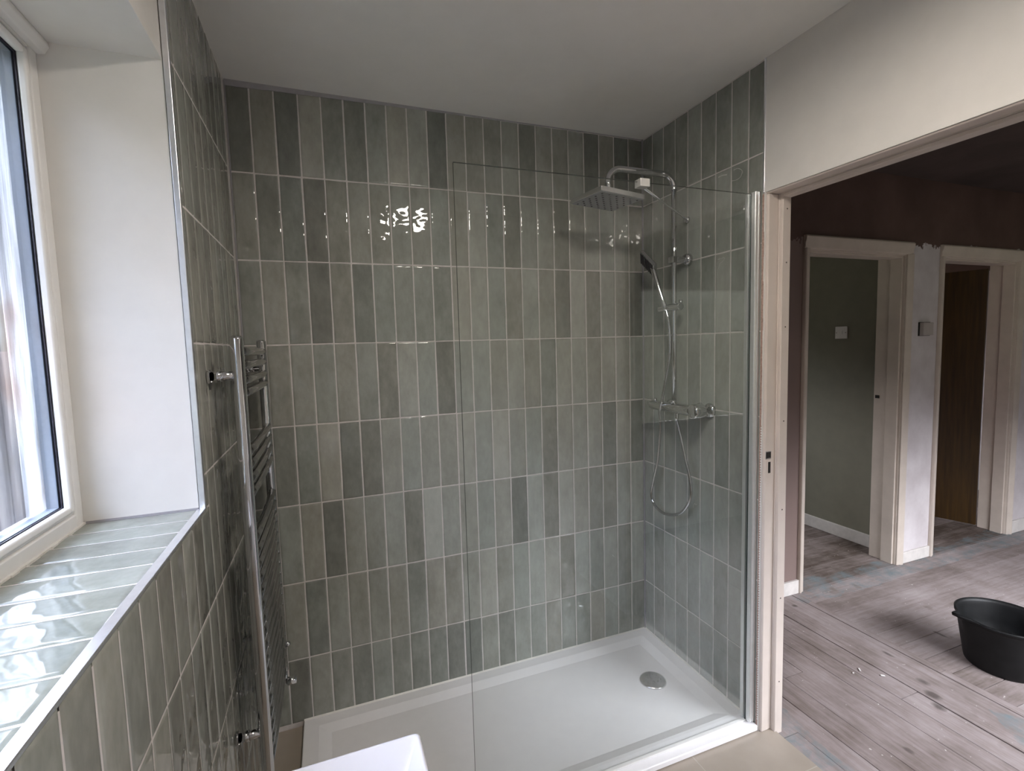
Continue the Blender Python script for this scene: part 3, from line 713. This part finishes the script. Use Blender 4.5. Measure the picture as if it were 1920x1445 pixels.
for y, nm in ((YFAR, 'radiator_valve'), (YN, 'lockshield_valve')):
    va = MB(); va.tube([(XP, y, 0.306), (XP, y, 0.262)], [0.013, 0.011], 16)
    va.tube([(0.0015, y, 0.262), (XP + 0.010, y, 0.262)], 0.009, 14); va.lathe([(0.019, 0.004), (0.020, 0), (0, 0)], (0.0015, y, 0.262), (1, 0, 0), 20)
    va.lathe([(0, 0.034), (0.013, 0.032), (0.015, 0.004), (0.011, 0.0), (0, 0)], (XP + 0.008, y, 0.262), (1, 0, 0), 20); va.build(nm, M['chrome'], tr)
va = MB(); va.lathe([(0, 0.016), (0.008, 0.014), (0.009, 0), (0, 0)], (XP + 0.012, YFAR + 0.003, 0.40), (0.8, 0.6, 0), 16); va.build('bleed_valve', M['chrome'], tr)

# ------------------------------------------------------------------ wash basin
bs_ = thing('wash_basin', 'white rectangular ceramic wash basin in the lower left foreground', 'basin', (0.002, -1.50, 0.70))
bx0, bx1, by0, by1 = 0.003, 0.3845, -1.80, -1.228
bm_ = MB()
bm_.loops([rect(bx0 + 0.02, bx1 - 0.10, by0 + 0.08, by1 - 0.10, 0.70, 0.02, 6), rect(bx0, bx1 - 0.012, by0 + 0.012, by1 - 0.012, 0.80, 0.012, 6), rect(bx0, bx1, by0, by1, 0.842, 0.010, 6), rect(bx0 + 0.002, bx1 - 0.002, by0 + 0.002, by1 - 0.002, 0.848, 0.009, 6),
           rect(bx0 + 0.004, bx1 - 0.005, by0 + 0.005, by1 - 0.005, 0.850, 0.008, 6), rect(bx0 + 0.100, bx1 - 0.008, by0 + 0.009, by1 - 0.009, 0.849, 0.006, 6),
           rect(bx0 + 0.112, bx1 - 0.034, by0 + 0.045, by1 - 0.048, 0.818, 0.012, 6), rect(bx0 + 0.13, bx1 - 0.075, by0 + 0.11, by1 - 0.115, 0.765, 0.02, 6), rect(bx0 + 0.17, bx1 - 0.12, by0 + 0.20, by1 - 0.20, 0.752, 0.02, 6)], smooth=True)
o = bm_.build('bowl', M['ceramic'], bs_)
MB().lathe([(0, 0.004), (0.020, 0.004), (0.023, 0.0), (0, 0.0)], (0.21, -1.51, 0.7525), (0, 0, 1), 24).build('basin_waste', M['chrome'], bs_)

# ------------------------------------------------------------------ ceiling light (seen mirrored in the glass and tiles)
LP = (0.85, -1.42)
cl = thing('ceiling_light', 'round lit ceiling light mirrored in the glass and glossy tiles', 'ceiling light', (LP[0], LP[1], CEIL))
MB().lathe([(0, 0), (0.17, 0), (0.175, -0.02), (0.0, -0.02)], (LP[0], LP[1], CEIL), (0, 0, 1), 40).build('ceiling_plate', M['satin'], cl)
MB().lathe([(0.112, -0.02), (0.116, -0.055), (0.10, -0.072), (0.0, -0.080)], (LP[0], LP[1], CEIL), (0, 0, 1), 40).build('diffuser', M['lamp'], cl)
MB().lathe([(0.172, -0.02), (0.180, -0.075), (0.174, -0.075), (0.166, -0.02)], (LP[0], LP[1], CEIL), (0, 0, 1), 48).build('metal_rim', M['satin'], cl)
for k in range(12):
    a = 2 * math.pi * k / 12; bb = MB()
    bb.lathe([(0, 0.007), (0.006, 0.004), (0.0075, 0), (0.006, -0.004), (0, -0.007)], (LP[0] + 0.14 * math.cos(a), LP[1] + 0.14 * math.sin(a), CEIL - 0.030), (0, 0, 1), 10)
    bb.build('led_bead', M['bulb'], cl)

# ------------------------------------------------------------------ hallway
def boards(name, regions, seed, z, base=0.52):
    rr = random.Random(seed); bm = bmesh.new(); tone = bm.faces.layers.float.new('tone'); tint = bm.faces.layers.float.new('tint')
    mb = MB(); mb.bm.free(); mb.bm = bm
    def bd_(x0, x1, y0, y1, tt):
        n0 = len(bm.faces); dz = rr.uniform(-0.0012, 0.0012); g_ = rr.choice([0.0008, 0.0013, 0.0022])
        mb.box(x0 + g_, x1 - g_, y0 + g_, y1 - g_, z - 0.02, z + dz)
        bm.faces.ensure_lookup_table(); tn = base + rr.uniform(-0.12, 0.12)
        for f in bm.faces[n0:]: f[tone] = tn; f[tint] = tt
    for (x0, x1, y0, y1, d, w_, off) in regions:
        a0, a1, b0, b1 = (x0, x1, y0, y1) if d == 'Y' else (y0, y1, x0, x1)
        k = a0 - off
        while k < a1:
            p0, p1 = max(k, a0), min(k + w_, a1); k += w_
            if p1 - p0 < 0.006: continue
            q = b0; q -= 0
            while q < b1:
                L = min(b1, q + rr.uniform(0.7, 2.4))
                if b1 - L < 0.25: L = b1
                if d == 'Y': bd_(p0, p1, q, L, 0.1)
                else: bd_(q, L, p0, p1, 0.9)
                q = L
    mb.box(regions[0][0], regions[-1][1], min(r[2] for r in regions), max(r[3] for r in regions), z - 0.05, z - 0.0195)
    bm.normal_update(); bmesh.ops.recalc_face_normals(bm, faces=bm.faces)
    me = bpy.data.meshes.new(name); bm.to_mesh(me); bm.free(); me.materials.append(M['boards'])
    o = bpy.data.objects.new(name, me); COL.objects.link(o); return o
HF = -0.004
fh = boards('floor_hall', [(1.7625, 2.73, -2.5, 0.0, 'Y', 0.1055, 0.025), (2.73, 6.1, -2.5, 0.0, 'X', 0.106, 0.065)], 5, HF)
struct(fh, 'bare worn floorboards of the hallway with old blue paint margins', 'floor')
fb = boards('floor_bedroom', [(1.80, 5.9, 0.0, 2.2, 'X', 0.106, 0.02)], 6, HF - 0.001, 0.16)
struct(fb, 'bare floorboards in the rooms beyond the hallway', 'floor')
struct(B(1.76, 6.1, -2.5, 2.2, 2.402, 2.5).build('ceiling_hall', M['hall_ceil']), 'dark bare plaster ceiling of the hallway', 'ceiling')
hw = MB()
hw.box(1.8005, 2.765, 0.0, 0.15, -0.03, 2.41); hw.box(3.615, 3.955, 0.0, 0.15, -0.03, 2.41); hw.box(4.825, 6.1, 0.0, 0.15, -0.03, 2.41)
hw.box(2.765, 3.615, 0.0, 0.15, 1.965, 2.41); hw.box(3.955, 4.825, 0.0, 0.15, 1.965, 2.41)
struct(hw.build('wall_hall_north', M['hall']), 'hallway wall with two doorways, brown plaster above white paint', 'wall')
h2 = MB(); h2.box(1.7605, 1.80, -0.66, 0.3, -0.03, 2.41); h2.box(1.7605, 1.80, -2.5, -1.51, -0.03, 2.41); h2.box(1.7605, 1.80, -1.51, -0.66, 1.99, 2.41)
struct(h2.build('wall_hall_west', M['hall']), 'hallway side of the bathroom wall', 'wall')
struct(B(6.0, 6.15, -2.5, 2.2, -0.03, 2.41).build('wall_hall_east', M['hall']), 'far end wall of the hallway', 'wall')
h3 = MB(); h3.box(1.76, 2.3, -2.55, -2.40, -0.03, 2.41); h3.box(4.2, 6.1, -2.55, -2.40, -0.03, 2.41); h3.box(2.3, 4.2, -2.55, -2.40, 1.85, 2.41); h3.box(2.3, 4.2, -2.408, -2.40, -0.03, 0.85)  # unseen wall; its window gap is added and sized to light the hall
struct(h3.build('wall_hall_south', M['paint']), 'unseen hallway wall, its wide window opening added to light the hall', 'wall')
# two framed doorways in the far hall wall
def doorway(nm, label, xa, xb):
    d = thing(nm, label, 'door frame', ((xa + xb) / 2, 0, 0), kind='structure')
    ln = MB(); ln.box(xa - 0.016, xa, -0.001, 0.16, HF, 1.955); ln.box(xb, xb + 0.016, -0.001, 0.16, HF, 1.955); ln.box(xa - 0.016, xb + 0.016, -0.001, 0.16, 1.938, 1.966)
    ln.build('lining', M['old_white'], d, 0.002)
    s_ = MB(); s_.box(xa, xa + 0.012, 0.012, 0.080, HF, 1.938); s_.box(xb - 0.012, xb, 0.012, 0.080, HF, 1.938); s_.box(xa + 0.012, xb - 0.012, 0.012, 0.080, 1.926, 1.938)
    s_.build('door_stop', M['old_white'], d, 0.002)
    a = MB(); pr = [(0.0, 0.0), (0.0, -0.010), (0.008, -0.014), (0.020, -0.014), (0.030, -0.020), (0.044, -0.022), (0.050, -0.016), (0.050, 0.0)]
    a.prism(pr, lambda u, v, t: (xa - 0.002 - u * 0.8, v - 0.0005, t), HF, 1.945)
    a.prism(pr, lambda u, v, t: (xb + 0.002 + u, v - 0.0005, t), HF, 1.945)
    a.prism([(u * 1.45, v) for u, v in pr], lambda u, v, t: (t, v - 0.0005, 1.945 + u), xa - 0.042, xb + 0.052)
    a.build('architrave', M['old_white'], d, 0.0015)
    return d
d2 = doorway('door_2', 'cream doorway frame opening to the dark green room', 2.785, 3.602)
lk = MB(); lk.box(3.5995, 3.6025, 0.125, 0.150, 1.055, 1.075); lk.build('latch_keep', M['dark'], d2)
d3 = doorway('door_3', 'cream doorway frame with a brown door standing ajar', 3.972, 4.808)
lf = MB(); T = Matrix.Translation((4.806, 0.167, HF)) @ Matrix.Rotation(math.radians(107.5), 4, 'Z')
lf.box(0.0, 0.80, -0.036, 0.0, 0.012, 1.925, T=T)
tag(lf.build('door_leaf', M['door_wood'], d3, 0.002), 'plain brown veneered door leaf')
# room beyond door_2 (dark green) and room beyond door_3
gw = MB(); gw.box(3.735, 3.80, 0.15, 2.2, -0.03, 2.41)
struct(gw.build('wall_green_east', M['green']), 'dark olive green painted wall seen through the first doorway', 'wall')
gw = MB(); gw.box(1.80, 2.1, 2.0, 2.15, -0.03, 2.41); gw.box(2.8, 3.735, 2.0, 2.15, -0.03, 2.41); gw.box(2.1, 2.8, 2.0, 2.15, -0.03, 1.3); gw.box(2.1, 2.8, 2.0, 2.15, 2.0, 2.41); gw.box(1.80, 1.86, 0.15, 2.0, -0.03, 2.41); gw.box(1.86, 2.72, 0.151, 0.16, -0.03, 2.40)  # window gap in the north wall is added to light this room
struct(gw.build('wall_green_north', M['green']), 'dark olive green walls of the room beyond the first doorway', 'wall')
struct(B(1.86, 3.735, 0.16, 2.0, 2.39, 2.402).build('ceiling_green_room', M['ceil']), 'ceiling of the dark green room', 'ceiling')
pw = MB(); pw.box(3.80, 3.84, 0.15, 2.0, -0.03, 2.41); pw.box(3.80, 4.9, 2.0, 2.1, -0.03, 2.41); pw.box(5.5, 6.0, 2.0, 2.1, -0.03, 2.41); pw.box(4.9, 5.5, 2.0, 2.1, -0.03, 0.9); pw.box(4.9, 5.5, 2.0, 2.1, 2.0, 2.41)
struct(pw.build('wall_bedroom_north', M['room_pale']), 'pale walls of the room behind the brown door', 'wall')
struct(B(3.84, 6.0, 0.16, 2.0, 2.39, 2.402).build('ceiling_bedroom', M['room_pale']), 'pale pink ceiling of the room behind the brown door', 'ceiling')
# skirtings
sk = MB(); sk.box(1.8005, 2.742, -0.016, -0.0005, HF, 0.074); struct(sk.build('baseboard_hall_left', M['skirt'], None, 0.002), 'cream skirting left of the green room doorway', 'skirting')
sk = MB(); sk.box(3.655, 3.928, -0.014, -0.0005, HF, 0.068); struct(sk.build('baseboard_hall_middle', M['skirt'], None, 0.003), 'short cream skirting between the two hallway doorways', 'skirting')
sk = MB(); sk.box(4.862, 6.0, -0.016, -0.0005, HF, 0.085); struct(sk.build('baseboard_hall_right', M['skirt'], None, 0.003), 'white skirting right of the brown door', 'skirting')
sk = MB(); sk.box(3.720, 3.7345, 0.161, 1.99, HF, 0.082); struct(sk.build('baseboard_green_room', M['skirt'], None, 0.002), 'white skirting along the dark green wall', 'skirting')
# light switch on the green wall
sw = thing('light_switch', 'square white light switch on the dark green wall', 'light switch', (3.735, 0.478, 1.487))
B(3.726, 3.7345, 0.435, 0.521, 1.444, 1.530).build('switch_plate', M['plate'], sw, 0.002)
B(3.7225, 3.7275, 0.466, 0.479, 1.474, 1.500).build('rocker', M['plate'], sw, 0.001)
for y in (0.4445, 0.5115): MB().lathe([(0.003, 0), (0.003, 0.001), (0, 0.001)], (3.7262, y, 1.487), (-1, 0, 0), 10).build('screw', M['nail'], sw)
bx = thing('wall_box', 'small beige square box on the white wall between the doorways', 'wall box', (3.79, 0, 1.492))
B(3.748, 3.845, -0.030, -0.0005, 1.452, 1.532).build('box_cover', M['plate_beige'], bx, 0.003)
B(3.744, 3.849, -0.008, -0.0003, 1.449, 1.535).build('back_plate', M['dark'], bx)

# ------------------------------------------------------------------ rubble bucket
bc = (2.992, -0.812, HF + 0.0015)
bk = thing('rubber_bucket', 'dusty black rubber builders bucket with a pouring lip on the hallway boards', 'bucket', bc)
bb = MB(); seg = 56; H = 0.222; spa = math.atan2(0.060, -0.130)
def ring(r, z, k_sp):
    L = []
    for k in range(seg):
        a = 2 * math.pi * k / seg; d = (a - spa + math.pi) % (2 * math.pi) - math.pi
        q = r + k_sp * math.exp(-(d / 0.16) ** 2); zz = z + 0.30 * k_sp * math.exp(-(d / 0.2) ** 2)
        L.append((bc[0] + q * math.cos(a), bc[1] + q * math.sin(a), bc[2] + zz))
    return L
prof = [(0.124, 0.0, 0), (0.128, 0.006, 0), (0.131, 0.020, 0), (0.148, 0.13, 0.0), (0.157, 0.195, 0.018), (0.161, 0.208, 0.042), (0.166, 0.210, 0.050), (0.167, H, 0.052), (0.161, H + 0.001, 0.049), (0.156, 0.208, 0.042), (0.153, 0.195, 0.018), (0.144, 0.13, 0), (0.125, 0.012, 0)]
lo = [ring(*p) for p in prof]
bb.loops(lo, True, smooth=True)
bb.bm.faces.new([v for v in bb.bm.verts][:seg][::-1])
bb.build('bucket_body', M['black_plastic'], bk)

# ------------------------------------------------------------------ paint flakes on the boards
for k, (x, y, a, l_, wd_) in enumerate([(2.395, -0.595, 0.9, 0.020, 0.006), (2.446, -0.659, 2.4, 0.016, 0.009), (2.349, -0.599, 0.4, 0.009, 0.006)]):
    T = Matrix.Translation((x, y, HF + 0.0024)) @ Matrix.Rotation(a, 4, 'Z')
    o = MB().box(-l_ / 2, l_ / 2, -wd_ / 2, wd_ / 2, -0.0004, 0.0010, T=T).build('paint_flake', M['plate'])
    tag(o, ['narrow white paint flake lying slantwise on the hallway floorboards', 'broad white paint flake on the hallway floorboards, nearest the bucket', 'tiny white paint speck on the floorboards beside the narrow flake'][k], 'paint flake', 'paint flakes on the floorboards')
